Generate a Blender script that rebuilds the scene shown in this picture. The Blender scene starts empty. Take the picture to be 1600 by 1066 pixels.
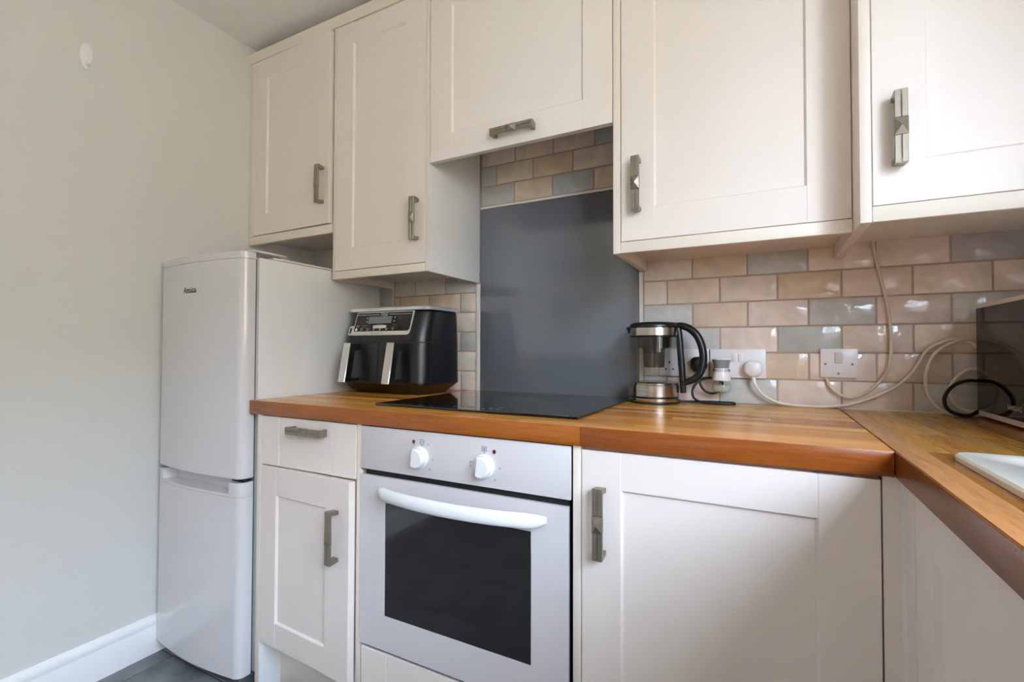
import bpy, bmesh, math, random
from mathutils import Vector, Matrix, Quaternion

R = random.Random(7)
SC = bpy.context.scene
COL = SC.collection
PI = math.pi


def lin(r, g, b):
    f = lambda c: (c / 255) / 12.92 if c <= 10.3 else (((c / 255) + .055) / 1.055) ** 2.4
    return (f(r), f(g), f(b), 1.0)


# ------------------------------------------------------------------ camera
cam_d = bpy.data.cameras.new('camera')
cam_d.sensor_width = 36.0
cam_d.lens = 750.86 / 1600 * 36.0
cam_d.clip_start = 0.02
cam = bpy.data.objects.new('camera', cam_d)
COL.objects.link(cam)
yaw, pitch, roll = math.radians(27.623), math.radians(1.1136), math.radians(0.156)
fw = Vector((-math.sin(yaw) * math.cos(pitch), math.cos(yaw) * math.cos(pitch), math.sin(pitch)))
rt = Vector((math.cos(yaw), math.sin(yaw), 0))
up = rt.cross(fw)
r2 = rt * math.cos(roll) + up * math.sin(roll)
u2 = -rt * math.sin(roll) + up * math.cos(roll)
mw = Matrix((r2, u2, -fw)).transposed().to_4x4()
mw.translation = Vector((1.7922, -1.602, 1.0687))
cam.matrix_world = mw
SC.camera = cam

# ------------------------------------------------------------------ light and exposure
SC.view_settings.view_transform = 'Standard'
SC.view_settings.look = 'None'
SC.view_settings.gamma = 1.0
SC.view_settings.use_curve_mapping = False
SC.view_settings.exposure = 0.05
SC.cycles.diffuse_bounces = 8
SC.cycles.max_bounces = 12
SC.cycles.caustics_reflective = False
SC.cycles.caustics_refractive = False
SC.cycles.sample_clamp_indirect = 4.0
SC.cycles.use_denoising = True

world = bpy.data.worlds.new('overcast_sky')
SC.world = world
world.use_nodes = True
bg = world.node_tree.nodes['Background']
bg.inputs['Color'].default_value = (0.70, 0.855, 1.08, 1)
bg.inputs['Strength'].default_value = 29.0

WIN = (-2.80, -1.14, 1.06, 2.21)       # window in the right wall: y0 y1 z0 z1
XL, XR, YF, ZC = -0.13, 2.6205, -3.3, 2.352


def portal(name, loc, rot, sx, sy):
    d = bpy.data.lights.new(name, 'AREA')
    d.shape = 'RECTANGLE'
    d.size, d.size_y = sx, sy
    d.cycles.is_portal = True
    o = bpy.data.objects.new(name, d)
    COL.objects.link(o)
    o.location, o.rotation_euler = loc, rot


portal('window_portal', (XR + .16, (WIN[0] + WIN[1]) / 2, (WIN[2] + WIN[3]) / 2), (0, PI / 2, 0), WIN[3] - WIN[2], WIN[1] - WIN[0])


sun_d = bpy.data.lights.new('sun', 'SUN')
sun_d.energy = 64.0
sun_d.angle = .02
sun_d.color = (1.0, .98, .95)
sun = bpy.data.objects.new('sun', sun_d)
COL.objects.link(sun)
sun.rotation_euler = Vector((.62, -.25, -.74)).to_track_quat('-Z', 'Y').to_euler()




# ------------------------------------------------------------------ materials
def nodes(name):
    m = bpy.data.materials.new(name)
    m.use_nodes = True
    nt = m.node_tree
    return m, nt, nt.nodes['Principled BSDF'], nt.nodes, nt.links


def mat(name, c, rough=.5, metal=0., var=.03, scale=6., bump=0., bscale=200., coat=0., spec=.5, rvar=.0, coat_r=.05):
    """painted / plastic / metal surface with a little procedural mottling"""
    m, nt, p, N, L = nodes(name)
    tc = N.new('ShaderNodeTexCoord')
    nz = N.new('ShaderNodeTexNoise')
    nz.inputs['Scale'].default_value = scale
    nz.inputs['Detail'].default_value = 3
    L.new(tc.outputs['Object'], nz.inputs['Vector'])
    mix = N.new('ShaderNodeMix')
    mix.data_type = 'RGBA'
    cl = lin(*c)
    mix.inputs[6].default_value = tuple(v * (1 - var) for v in cl[:3]) + (1,)
    mix.inputs[7].default_value = tuple(min(1, v * (1 + var)) for v in cl[:3]) + (1,)
    L.new(nz.outputs['Fac'], mix.inputs[0])
    L.new(mix.outputs[2], p.inputs['Base Color'])
    p.inputs['Roughness'].default_value = rough
    p.inputs['Metallic'].default_value = metal
    p.inputs['Specular IOR Level'].default_value = spec
    p.inputs['Coat Weight'].default_value = coat
    p.inputs['Coat Roughness'].default_value = coat_r
    if rvar:
        mr = N.new('ShaderNodeMapRange')
        mr.inputs['To Min'].default_value = rough - rvar
        mr.inputs['To Max'].default_value = rough + rvar
        L.new(nz.outputs['Fac'], mr.inputs['Value'])
        L.new(mr.outputs['Result'], p.inputs['Roughness'])
    if bump:
        n2 = N.new('ShaderNodeTexNoise')
        n2.inputs['Scale'].default_value = bscale
        n2.inputs['Detail'].default_value = 2
        L.new(tc.outputs['Object'], n2.inputs['Vector'])
        b = N.new('ShaderNodeBump')
        b.inputs['Strength'].default_value = bump
        b.inputs['Distance'].default_value = .002
        L.new(n2.outputs['Fac'], b.inputs['Height'])
        L.new(b.outputs['Normal'], p.inputs['Normal'])
    return m


def glass_mat(name, tint, rough=.02, base_reflect=.03, edge=1.0):
    """thin clear sheet: transparent body with a Fresnel reflection"""
    m, nt, p, N, L = nodes(name)
    N.remove(p)
    out = N['Material Output']
    tr = N.new('ShaderNodeBsdfTransparent')
    tr.inputs['Color'].default_value = tint
    gl = N.new('ShaderNodeBsdfGlossy')
    gl.inputs['Roughness'].default_value = rough
    fr = N.new('ShaderNodeFresnel')
    ge = N.new('ShaderNodeNewGeometry')
    mr = N.new('ShaderNodeMapRange')
    mr.inputs['To Min'].default_value = 1.45
    mr.inputs['To Max'].default_value = 1 / 1.45      # same reflectance from inside the sheet
    L.new(ge.outputs['Backfacing'], mr.inputs['Value'])
    L.new(mr.outputs['Result'], fr.inputs['IOR'])
    mix = N.new('ShaderNodeMixShader')
    L.new(fr.outputs['Fac'], mix.inputs['Fac'])
    L.new(tr.outputs['BSDF'], mix.inputs[1])
    L.new(gl.outputs['BSDF'], mix.inputs[2])
    L.new(mix.outputs['Shader'], out.inputs['Surface'])
    return m


def wood_mat(name, axis):
    """oiled oak: grain runs along the given axis, tone comes from the stave's own colour"""
    m, nt, p, N, L = nodes(name)
    tc = N.new('ShaderNodeTexCoord')
    oi = N.new('ShaderNodeObjectInfo')
    add = N.new('ShaderNodeVectorMath')
    add.operation = 'ADD'
    sc = N.new('ShaderNodeVectorMath')
    sc.operation = 'SCALE'
    L.new(oi.outputs['Random'], sc.inputs['Scale'])
    sc.inputs[0].default_value = (17, 31, 23)
    L.new(tc.outputs['Object'], add.inputs[0])
    L.new(sc.outputs['Vector'], add.inputs[1])
    mp = N.new('ShaderNodeMapping')
    s = [34, 34, 34]
    s[axis] = 2.2
    mp.inputs['Scale'].default_value = s
    L.new(add.outputs['Vector'], mp.inputs['Vector'])
    n1 = N.new('ShaderNodeTexNoise')
    n1.inputs['Scale'].default_value = 1.3
    n1.inputs['Detail'].default_value = 5
    n1.inputs['Distortion'].default_value = 1.2
    L.new(mp.outputs['Vector'], n1.inputs['Vector'])
    n2 = N.new('ShaderNodeTexNoise')
    n2.inputs['Scale'].default_value = 9
    n2.inputs['Detail'].default_value = 3
    L.new(mp.outputs['Vector'], n2.inputs['Vector'])
    r = N.new('ShaderNodeValToRGB')
    r.color_ramp.elements[0].position = .3
    r.color_ramp.elements[0].color = (.66, .58, .50, 1)
    r.color_ramp.elements[1].position = .72
    r.color_ramp.elements[1].color = (1.15, 1.14, 1.10, 1)
    L.new(n1.outputs['Fac'], r.inputs['Fac'])
    r2_ = N.new('ShaderNodeValToRGB')
    r2_.color_ramp.elements[0].position = .36
    r2_.color_ramp.elements[0].color = (.66, .60, .54, 1)
    r2_.color_ramp.elements[1].position = .52
    r2_.color_ramp.elements[1].color = (1, 1, 1, 1)
    L.new(n2.outputs['Fac'], r2_.inputs['Fac'])
    m1 = N.new('ShaderNodeMix')
    m1.data_type = 'RGBA'
    m1.blend_type = 'MULTIPLY'
    m1.inputs[0].default_value = .75
    L.new(oi.outputs['Color'], m1.inputs[6])
    L.new(r.outputs['Color'], m1.inputs[7])
    m2 = N.new('ShaderNodeMix')
    m2.data_type = 'RGBA'
    m2.blend_type = 'MULTIPLY'
    m2.inputs[0].default_value = .4
    L.new(m1.outputs[2], m2.inputs[6])
    L.new(r2_.outputs['Color'], m2.inputs[7])
    L.new(m2.outputs[2], p.inputs['Base Color'])
    p.inputs['Roughness'].default_value = .25
    b = N.new('ShaderNodeBump')
    b.inputs['Strength'].default_value = .05
    b.inputs['Distance'].default_value = .0006
    L.new(n2.outputs['Fac'], b.inputs['Height'])
    L.new(b.outputs['Normal'], p.inputs['Normal'])
    return m


def tile_mat(name):
    """hand-made glazed wall tile: tone from the tile's own colour, wavy glossy glaze"""
    m, nt, p, N, L = nodes(name)
    tc = N.new('ShaderNodeTexCoord')
    oi = N.new('ShaderNodeObjectInfo')
    sc = N.new('ShaderNodeVectorMath')
    sc.operation = 'SCALE'
    sc.inputs[0].default_value = (13, 29, 41)
    L.new(oi.outputs['Random'], sc.inputs['Scale'])
    add = N.new('ShaderNodeVectorMath')
    L.new(tc.outputs['Object'], add.inputs[0])
    L.new(sc.outputs['Vector'], add.inputs[1])
    n1 = N.new('ShaderNodeTexNoise')
    n1.inputs['Scale'].default_value = 13
    n1.inputs['Detail'].default_value = 4
    n1.inputs['Distortion'].default_value = 1.0
    L.new(add.outputs['Vector'], n1.inputs['Vector'])
    r = N.new('ShaderNodeValToRGB')
    r.color_ramp.elements[0].position = .3
    r.color_ramp.elements[0].color = (.86, .85, .84, 1)
    r.color_ramp.elements[1].position = .75
    r.color_ramp.elements[1].color = (1.1, 1.1, 1.1, 1)
    L.new(n1.outputs['Fac'], r.inputs['Fac'])
    mx = N.new('ShaderNodeMix')
    mx.data_type = 'RGBA'
    mx.blend_type = 'MULTIPLY'
    mx.inputs[0].default_value = 1
    L.new(oi.outputs['Color'], mx.inputs[6])
    L.new(r.outputs['Color'], mx.inputs[7])
    L.new(mx.outputs[2], p.inputs['Base Color'])
    p.inputs['Roughness'].default_value = .1
    n2 = N.new('ShaderNodeTexNoise')
    n2.inputs['Scale'].default_value = 19
    n2.inputs['Detail'].default_value = 2
    L.new(add.outputs['Vector'], n2.inputs['Vector'])
    b = N.new('ShaderNodeBump')
    b.inputs['Strength'].default_value = .85
    b.inputs['Distance'].default_value = .004
    L.new(n2.outputs['Fac'], b.inputs['Height'])
    L.new(b.outputs['Normal'], p.inputs['Normal'])
    return m


def slate_mat(name):
    m, nt, p, N, L = nodes(name)
    tc = N.new('ShaderNodeTexCoord')
    oi = N.new('ShaderNodeObjectInfo')
    sc = N.new('ShaderNodeVectorMath')
    sc.operation = 'SCALE'
    sc.inputs[0].default_value = (13, 29, 41)
    L.new(oi.outputs['Random'], sc.inputs['Scale'])
    add = N.new('ShaderNodeVectorMath')
    L.new(tc.outputs['Object'], add.inputs[0])
    L.new(sc.outputs['Vector'], add.inputs[1])
    n1 = N.new('ShaderNodeTexNoise')
    n1.inputs['Scale'].default_value = 9
    n1.inputs['Detail'].default_value = 6
    L.new(add.outputs['Vector'], n1.inputs['Vector'])
    r = N.new('ShaderNodeValToRGB')
    r.color_ramp.elements[0].position = .3
    r.color_ramp.elements[0].color = lin(92, 95, 99)
    r.color_ramp.elements[1].position = .7
    r.color_ramp.elements[1].color = lin(140, 140, 142)
    L.new(n1.outputs['Fac'], r.inputs['Fac'])
    L.new(r.outputs['Color'], p.inputs['Base Color'])
    p.inputs['Roughness'].default_value = .5
    b = N.new('ShaderNodeBump')
    b.inputs['Strength'].default_value = .3
    b.inputs['Distance'].default_value = .004
    L.new(n1.outputs['Fac'], b.inputs['Height'])
    L.new(b.outputs['Normal'], p.inputs['Normal'])
    return m


def leaf_mat(name, a, b_):
    m, nt, p, N, L = nodes(name)
    tc = N.new('ShaderNodeTexCoord')
    n1 = N.new('ShaderNodeTexNoise')
    n1.inputs['Scale'].default_value = 1.5
    n1.inputs['Detail'].default_value = 6
    L.new(tc.outputs['Object'], n1.inputs['Vector'])
    r = N.new('ShaderNodeValToRGB')
    r.color_ramp.elements[0].position = .35
    r.color_ramp.elements[0].color = lin(*a)
    r.color_ramp.elements[1].position = .65
    r.color_ramp.elements[1].color = lin(*b_)
    L.new(n1.outputs['Fac'], r.inputs['Fac'])
    L.new(r.outputs['Color'], p.inputs['Base Color'])
    p.inputs['Roughness'].default_value = .8
    return m


M = {}
M['wall'] = mat('wall_paint', (216, 215, 212), .75, var=.012, scale=2, bump=.08, bscale=160)
M['ceil'] = mat('ceiling_paint', (240, 236, 234), .85, var=.01)
M['trim'] = mat('white_gloss_trim', (240, 240, 240), .3, var=.01)
M['door'] = mat('cream_satin_door', (234, 223, 216), .38, var=.01, scale=3)
M['cab'] = mat('cream_satin_carcass', (230, 219, 207), .38, var=.01, scale=3)
M['side'] = mat('white_side_panel', (243, 243, 243), .4, var=.01, scale=3)
M['pewter'] = mat('antique_pewter', (150, 140, 126), .38, metal=.85, var=.12, scale=60)
M['grout'] = mat('taupe_grout', (172, 155, 140), .9, var=.08, scale=30, bump=.3)
M['fgrout'] = mat('floor_grout', (70, 68, 66), .9, var=.08, scale=30)
M['tile'] = tile_mat('glazed_tile')
M['slate'] = slate_mat('slate_floor_tile')
M['woodx'] = wood_mat('oak_grain_across', 0)
M['woody'] = wood_mat('oak_grain_along', 1)
M['splash'] = mat('blue_grey_back_painted_glass', (104, 108, 114), .12, var=.03, scale=2, coat=1., coat_r=.05)
M['striptrim'] = mat('cream_edge_strip', (226, 216, 206), .35, var=.02)
M['hob'] = mat('black_ceramic_glass', (8, 8, 9), .07, var=.1, scale=3, coat=.5)
M['hobmark'] = mat('pale_hob_print', (120, 120, 122), .3)
M['hobring'] = mat('dim_hob_ring', (34, 34, 36), .2)
M['fridge'] = mat('white_fridge_enamel', (218, 214, 216), .16, var=.01, coat=.4)
M['fridgeside'] = mat('white_fridge_side', (224, 226, 227), .2, var=.01, scale=3)
M['gasket'] = mat('grey_rubber_gasket', (92, 94, 96), .7)
M['dark'] = mat('black_gap', (8, 8, 9), .8)
M['oven'] = mat('white_oven_glass', (212, 206, 208), .18, var=.01, coat=.4)
M['ovenp'] = mat('white_oven_plastic', (240, 239, 242), .22, var=.01)
M['ovenglass'] = mat('dark_oven_window', (26, 25, 25), .09, var=.25, scale=5, coat=.6)
M['red'] = mat('dark_red_lamp_lens', (96, 10, 16), .15)
M['print'] = mat('grey_print', (110, 110, 112), .6)
M['inkdark'] = mat('dark_print', (70, 68, 68), .5)
M['blackpl'] = mat('black_plastic', (13, 13, 14), .32, var=.1, scale=40, bump=.05, bscale=400)
M['blackgl'] = mat('black_gloss_plastic', (12, 12, 13), .12, var=.1)
M['blackcord'] = mat('black_cord', (14, 14, 15), .45, var=.1)
M['chrome'] = mat('polished_chrome', (225, 222, 218), .12, metal=1., var=.02)
M['steel'] = mat('brushed_steel', (200, 192, 184), .2, metal=1., var=.05, scale=50)
M['silver'] = mat('bright_silver_paint', (226, 226, 226), .2, metal=.6, var=.02)
M['panelgrey'] = mat('champagne_panel_frame', (214, 209, 198), .28, metal=.35, var=.03)
M['lcd'] = mat('grey_lcd', (112, 116, 120), .2, var=.03)
M['cream'] = mat('cream_button', (214, 208, 188), .4)
M['iconw'] = mat('pale_icon_print', (165, 165, 168), .5)
M['iconr'] = mat('dull_red_icon', (120, 52, 46), .5)
M['socket'] = mat('white_socket_plastic', (232, 226, 224), .3, var=.01)
M['switchp'] = mat('pinkish_switch_rocker', (214, 200, 196), .35)
M['hole'] = mat('dark_socket_hole', (30, 28, 28), .7)
M['brass'] = mat('dull_screw', (120, 108, 100), .4, metal=.8)
M['cordw'] = mat('white_flex', (224, 212, 200), .45, var=.04, scale=20)
M['cordc'] = mat('cream_flex', (214, 198, 174), .45, var=.05, scale=20)
M['glass'] = glass_mat('clear_glass', (.97, .975, .97, 1))
M['kglass'] = glass_mat('kettle_glass', (.90, .90, .89, 1))
M['filter'] = glass_mat('smoky_filter_plastic', (.50, .46, .43, 1), rough=.15)
M['liquid'] = mat('pale_green_oil', (226, 228, 208), .08, var=.12, scale=60)
M['liquid'].node_tree.nodes['Principled BSDF'].inputs['Alpha'].default_value = .4
M['greytop'] = mat('grey_freshener_cap', (130, 132, 134), .4)
M['sink'] = mat('cream_ceramic_sink', (238, 236, 226), .14, var=.01, coat=.5)
M['mwglass'] = mat('black_microwave_glass', (14, 12, 12), .05, var=.1, spec=.32)
M['mwbody'] = mat('beige_white_microwave_shell', (232, 222, 216), .35, var=.02)
M['lawn'] = leaf_mat('lawn_grass', (128, 126, 106), (157, 154, 135))
M['added_hedge'] = leaf_mat('added_hedge_leaves', (120, 113.5, 100), (164, 156, 142))
M['oak'] = mat('oak_door_wood', (172, 132, 92), .45, var=.1, scale=9)
M['added_patio'] = mat('added_pale_paving', (200, 198, 194), .8, var=.06, scale=3)

# ------------------------------------------------------------------ geometry helpers
WLOC = {}


def bx(bm, x0, x1, y0, y1, z0, z1, b=0., seg=2):
    mx = Matrix.Translation(((x0 + x1) / 2, (y0 + y1) / 2, (z0 + z1) / 2)) @ Matrix.Diagonal((abs(x1 - x0), abs(y1 - y0), abs(z1 - z0), 1))
    vs = bmesh.ops.create_cube(bm, size=1, matrix=mx)['verts']
    if b:
        es = list({e for v in vs for e in v.link_edges})
        bmesh.ops.bevel(bm, geom=es, offset=b, segments=seg, profile=.5, affect='EDGES', clamp_overlap=True)
    return bm


def prism(bm, pts, axis, a0, a1):
    """extrude a closed 2-D outline along an axis; pts are the two other coordinates in x,y,z order"""
    def p3(p, a):
        q = list(p)
        q.insert(axis, a)
        return q
    v0 = [bm.verts.new(p3(p, a0)) for p in pts]
    v1 = [bm.verts.new(p3(p, a1)) for p in pts]
    n = len(pts)
    bm.faces.new(v0)
    bm.faces.new(v1[::-1])
    for i in range(n):
        bm.faces.new((v0[i], v1[i], v1[(i + 1) % n], v0[(i + 1) % n])[::-1])
    return bm


def loft(bm, rings, close=True):
    vr = [[bm.verts.new(p) for p in r] for r in rings]
    n = len(vr[0])
    for a, b in zip(vr[:-1], vr[1:]):
        for i in range(n):
            bm.faces.new((a[i], a[(i + 1) % n], b[(i + 1) % n], b[i]))
    if close:
        bm.faces.new(vr[0][::-1])
        bm.faces.new(vr[-1])
    return bm


def lathe(bm, prof, c, n=40, close=True):
    """prof is (radius, z) from bottom to top; c is the centre"""
    rings = [[(c[0] + r * math.cos(2 * PI * i / n), c[1] + r * math.sin(2 * PI * i / n), z) for i in range(n)] for r, z in prof]
    return loft(bm, rings, close)


def disc_y(bm, c, r, y0, y1, n=24, bev=0.):
    """short cylinder whose axis is y (y1 is the outer, smaller value)"""
    ring = lambda rr, y: [(c[0] + rr * math.cos(2 * PI * i / n), y, c[1] + rr * math.sin(2 * PI * i / n)) for i in range(n)]
    rs = [ring(r, y0), ring(r, y1 + bev), ring(r - bev, y1)] if bev else [ring(r, y0), ring(r, y1)]
    return loft(bm, rs)


def smooth_path(pts, k=5):
    P = [Vector(p) for p in pts]
    out = []
    for i in range(len(P) - 1):
        a, b, c, d = P[max(i - 1, 0)], P[i], P[i + 1], P[min(i + 2, len(P) - 1)]
        for j in range(k):
            t = j / k
            out.append(.5 * ((2 * b) + (-a + c) * t + (2 * a - 5 * b + 4 * c - d) * t * t + (-a + 3 * b - 3 * c + d) * t ** 3))
    out.append(P[-1])
    return out


def tube(bm, pts, r, n=10, k=5, sx=1., flat=None):
    P = smooth_path(pts, k) if k > 1 else [Vector(p) for p in pts]
    rad = r if callable(r) else (lambda t: r)
    rings = []
    T = (P[1] - P[0]).normalized()
    ref = Vector((0, 1, 0)) if abs(T.y) < .9 else Vector((1, 0, 0))
    U = (ref - T * ref.dot(T)).normalized()
    for i, p in enumerate(P):
        t2 = (P[min(i + 1, len(P) - 1)] - P[max(i - 1, 0)]).normalized()
        U = (U - t2 * U.dot(t2)).normalized()
        V = t2.cross(U)
        rr = rad(i / (len(P) - 1))
        rings.append([p + U * (rr * sx * math.cos(2 * PI * a / n)) + V * (rr * math.sin(2 * PI * a / n)) for a in range(n)])
    return loft(bm, rings)


def rrect(x0, x1, y0, y1, rads, n=6):
    """rounded rectangle ring, ccw from the front-left corner; rads = front-left, front-right, back-right, back-left (front = smaller y)"""
    out = []
    cs = [(x0 + rads[0], y0 + rads[0], PI), (x1 - rads[1], y0 + rads[1], 1.5 * PI), (x1 - rads[2], y1 - rads[2], 0), (x0 + rads[3], y1 - rads[3], .5 * PI)]
    for (cx, cy, a0), r in zip(cs, rads):
        for i in range(n + 1):
            a = a0 + .5 * PI * i / n
            out.append((cx + r * math.cos(a), cy + r * math.sin(a)))
    return out


def finish(me, ang=.7):
    for p in me.polygons:
        p.use_smooth = True
    me.set_sharp_from_angle(angle=ang)


def link(name, me, parent, loc, rot=None):
    o = bpy.data.objects.new(name, me)
    COL.objects.link(o)
    o.location = loc
    if rot:
        o.rotation_euler = rot
    if parent is not None:
        o.parent = parent
    return o


def part(name, bm, m, parent=None, origin=None, label=None, ang=.7, color=None):
    """mesh built in world coordinates -> object with its own origin, parented without changing place"""
    bmesh.ops.recalc_face_normals(bm, faces=bm.faces)
    if origin is None:
        xs = [v.co for v in bm.verts]
        lo = Vector([min(c[i] for c in xs) for i in range(3)])
        hi = Vector([max(c[i] for c in xs) for i in range(3)])
        origin = (lo + hi) / 2
        if parent is None:
            origin.z = lo.z
    origin = Vector(origin)
    bmesh.ops.translate(bm, verts=bm.verts, vec=-origin)
    me = bpy.data.meshes.new(name)
    bm.to_mesh(me)
    bm.free()
    finish(me, ang)
    me.materials.append(M[m])
    pl = WLOC.get(parent.name, Vector()) if parent is not None else Vector()
    o = link(name, me, parent, origin - pl)
    WLOC[o.name] = origin
    if label:
        o['label'] = label
    if color:
        o.color = color
    return o


def lpart(name, bm, m, parent, loc=(0, 0, 0), rot=None, label=None, ang=.7):
    """mesh built in the parent's own space"""
    bmesh.ops.recalc_face_normals(bm, faces=bm.faces)
    me = bpy.data.meshes.new(name)
    bm.to_mesh(me)
    bm.free()
    finish(me, ang)
    me.materials.append(M[m])
    o = link(name, me, parent, loc, rot)
    if label:
        o['label'] = label
    return o


def thing(name, label, cat, loc, group=None):
    o = bpy.data.objects.new(name, None)
    o.empty_display_size = .05
    COL.objects.link(o)
    o.location = loc
    o['label'], o['category'] = label, cat
    if group:
        o['group'] = group
    WLOC[o.name] = Vector(loc)
    return o


def tag(o, label, cat, group=None):
    o['label'], o['category'] = label, cat
    if group:
        o['group'] = group
    return o


def struct(name, bm, m, parent=None, **k):
    o = part(name, bm, m, parent, **k)
    if parent is None:
        o['kind'] = 'structure'
    return o


def NB():
    return bmesh.new()


def text_mesh(body, size, m, name, parent, place, depth=.0003, label=None, shear=0., space=1., bend=None, offset=0.):
    """flat lettering turned into a mesh; place maps (u right, v up, w out) to world"""
    cu = bpy.data.curves.new(name, 'FONT')
    cu.body = body
    cu.size = size
    cu.align_x = 'CENTER'
    cu.align_y = 'CENTER'
    cu.shear = shear
    cu.space_character = space
    cu.offset = offset
    cu.resolution_u = 3
    tmp = bpy.data.objects.new('lettering_tmp', cu)
    COL.objects.link(tmp)
    dg = bpy.context.evaluated_depsgraph_get()
    me = bpy.data.meshes.new_from_object(tmp.evaluated_get(dg))
    bpy.data.objects.remove(tmp)
    bm = NB()
    bm.from_mesh(me)
    bpy.data.meshes.remove(me)
    for v in bm.verts:
        v.co = Vector(place(v.co.x, v.co.y, depth))
    return part(name, bm, m, parent, label=label)


def plane_place(o, u, v, w):
    o, u, v, w = map(Vector, (o, u, v, w))
    return lambda a, b, c: o + u * a + v * b + w * c


# ================================================================== setting
floor = struct('floor', bx(NB(), XL, XR, YF, .0, -.06, -.004), 'fgrout')
sx0, step = -.04, .33
nx = [XL] + [sx0 + step * i for i in range(9)]
ny = [0 - .642 + .33 * i for i in range(2, -10, -1)]
meshes = {}
for i in range(len(nx) - 1):
    x0, x1 = nx[i] + .002, min(nx[i + 1], XR) - .002
    for j in range(len(ny) - 1):
        y1, y0 = min(ny[j], 0) - .002, max(ny[j + 1], YF) + .002
        if y1 - y0 < .02 or x1 - x0 < .02:
            continue
        key = (round(x1 - x0, 3), round(y1 - y0, 3))
        c = Vector(((x0 + x1) / 2, (y0 + y1) / 2, -.004))
        if key not in meshes:
            b = bx(NB(), -key[0] / 2, key[0] / 2, -key[1] / 2, key[1] / 2, -.001, .0035, .0015, 1)
            me = bpy.data.meshes.new('tile')
            b.to_mesh(me)
            b.free()
            finish(me)
            me.materials.append(M['slate'])
            meshes[key] = me
        o = link('tile', meshes[key], floor, c - WLOC['floor'] + Vector((0, 0, R.uniform(0, .0006))))

struct('ceiling', bx(NB(), XL - .1, XR + .1, YF - .1, .1, ZC, ZC + .08), 'ceil')
struct('wall_left', bx(NB(), XL - .1, XL, YF, .1, -.06, ZC), 'wall')
wall_back = struct('wall_back', bx(NB(), XL, XR, .008, .1, -.06, ZC), 'wall')
b = NB()
w = WIN
X0, X1 = XR, XR + .14
bx(b, X0, X1, YF, w[0], -.06, ZC)
bx(b, X0, X1, w[1], .1, -.06, ZC)
bx(b, X0, X1, w[0], w[1], -.06, w[2])
bx(b, X0, X1, w[0], w[1], w[3], ZC)
struct('wall_right', b, 'wall')
struct('wall_front', bx(NB(), XL, XR, YF - .14, YF, -.06, ZC), 'wall')


def window_x(name, w):
    b = NB()
    y0, y1, z0, z1 = w
    t = .055
    xa, xb = XR + .05, XR + .11
    for a in ((y0, y0 + t), (y1 - t, y1), ((y0 + y1) / 2 - t / 2, (y0 + y1) / 2 + t / 2)):
        bx(b, xa, xb, a[0], a[1], z0, z1, .004)
    for a in ((z0, z0 + t), (z1 - t, z1)):
        bx(b, xa + .001, xb - .001, y0 + t, y1 - t, a[0], a[1], .004)
    o = struct(name, b, 'trim')
    part('pane', bx(NB(), XR + .078, XR + .082, y0 + t, (y0 + y1) / 2 - t / 2, z0 + t, z1 - t), 'glass', o)
    part('pane', bx(NB(), XR + .078, XR + .082, (y0 + y1) / 2 + t / 2, y1 - t, z0 + t, z1 - t), 'glass', o)
    part('window_sill', bx(NB(), XR - .03, XR + .05, y0 + .002, y1 - .002, z0 - .0, z0 + .02, .004), 'trim', o)


window_x('window_1', WIN)
d1 = struct('door_1', bx(NB(), 1.72, 2.48, YF + .0005, YF + .035, .0, 2.03, .003), 'oak')
part('door_frame', bx(bx(bx(NB(), 1.64, 1.715, YF + .0005, YF + .02, 0, 2.11, .004), 2.485, 2.56, YF + .0005, YF + .02, 0, 2.11, .004), 1.715, 2.485, YF + .0005, YF + .02, 2.035, 2.11, .004), 'trim', d1)
part('door_handle', tube(NB(), [(1.79, YF + .035, 1.0), (1.79, YF + .075, 1.0), (1.80, YF + .08, 1.0), (1.90, YF + .08, 1.0)], .008, 10), 'steel', d1)
# moulded baseboards
prof = [(0, 0), (.016, 0), (.016, .088), (.0135, .094), (.0135, .098), (.0155, .104), (.012, .118), (.006, .126), (0, .13)]
struct('baseboard_left', prism(NB(), [(XL + a, z) for a, z in prof], 1, YF, -.02), 'trim')   # pts are x,z
struct('baseboard_front', prism(NB(), [(YF + a, z) for a, z in prof], 0, XL + .02, 1.635), 'trim')

# garden outside the view: lawn, and tall hedges added to screen the low sky
struct('lawn', bx(NB(), -12, 16, -16, 12, -.55, -.45), 'lawn')
struct('added_patio', bx(bx(NB(), XR + .16, 4.3, -6.5, 4, -.449, -.10), XL, XR + .155, -6.5, YF - .15, -.449, -.10), 'added_patio')  # paving added out of view to bounce neutral daylight up into the room


def added_hedge(name, x0, x1, y0, y1, h):
    b = NB()
    along_y = (y1 - y0) > (x1 - x0)
    n = 46
    segs = 14
    rings = []
    for i in range(n + 1):
        t = i / n
        ring = []
        for k in range(segs + 1):
            s = k / segs
            # outline across: up the near face, over the crown, down the far face
            if s < .4:
                a, z = 0, h * s / .4
            elif s < .6:
                a, z = (s - .4) / .2, h
            else:
                a, z = 1, h * (1 - s) / .4
            j = R.uniform(-.18, .18)
            zz = max(-.45, z - .45 + (R.uniform(-.15, .1) if z > 0 else 0))
            if along_y:
                ring.append((x0 + (x1 - x0) * a + j, y0 + (y1 - y0) * t, zz))
            else:
                ring.append((x0 + (x1 - x0) * t, y0 + (y1 - y0) * a + j, zz))
        rings.append(ring)
    vr = [[b.verts.new(p) for p in r] for r in rings]
    for p, q in zip(vr[:-1], vr[1:]):
        for i in range(segs):
            b.faces.new((p[i], p[i + 1], q[i + 1], q[i]))
    b.faces.new(vr[0])
    b.faces.new(vr[-1][::-1])
    struct(name, b, 'added_hedge')


added_hedge('added_hedge', 13.0, 15.2, -15, 11, 6.5)  # unseen; height set by how much sky reaches the left wall
added_hedge('added_hedge', -8, 8.2, -12.5, -11, 3.9)

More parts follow.
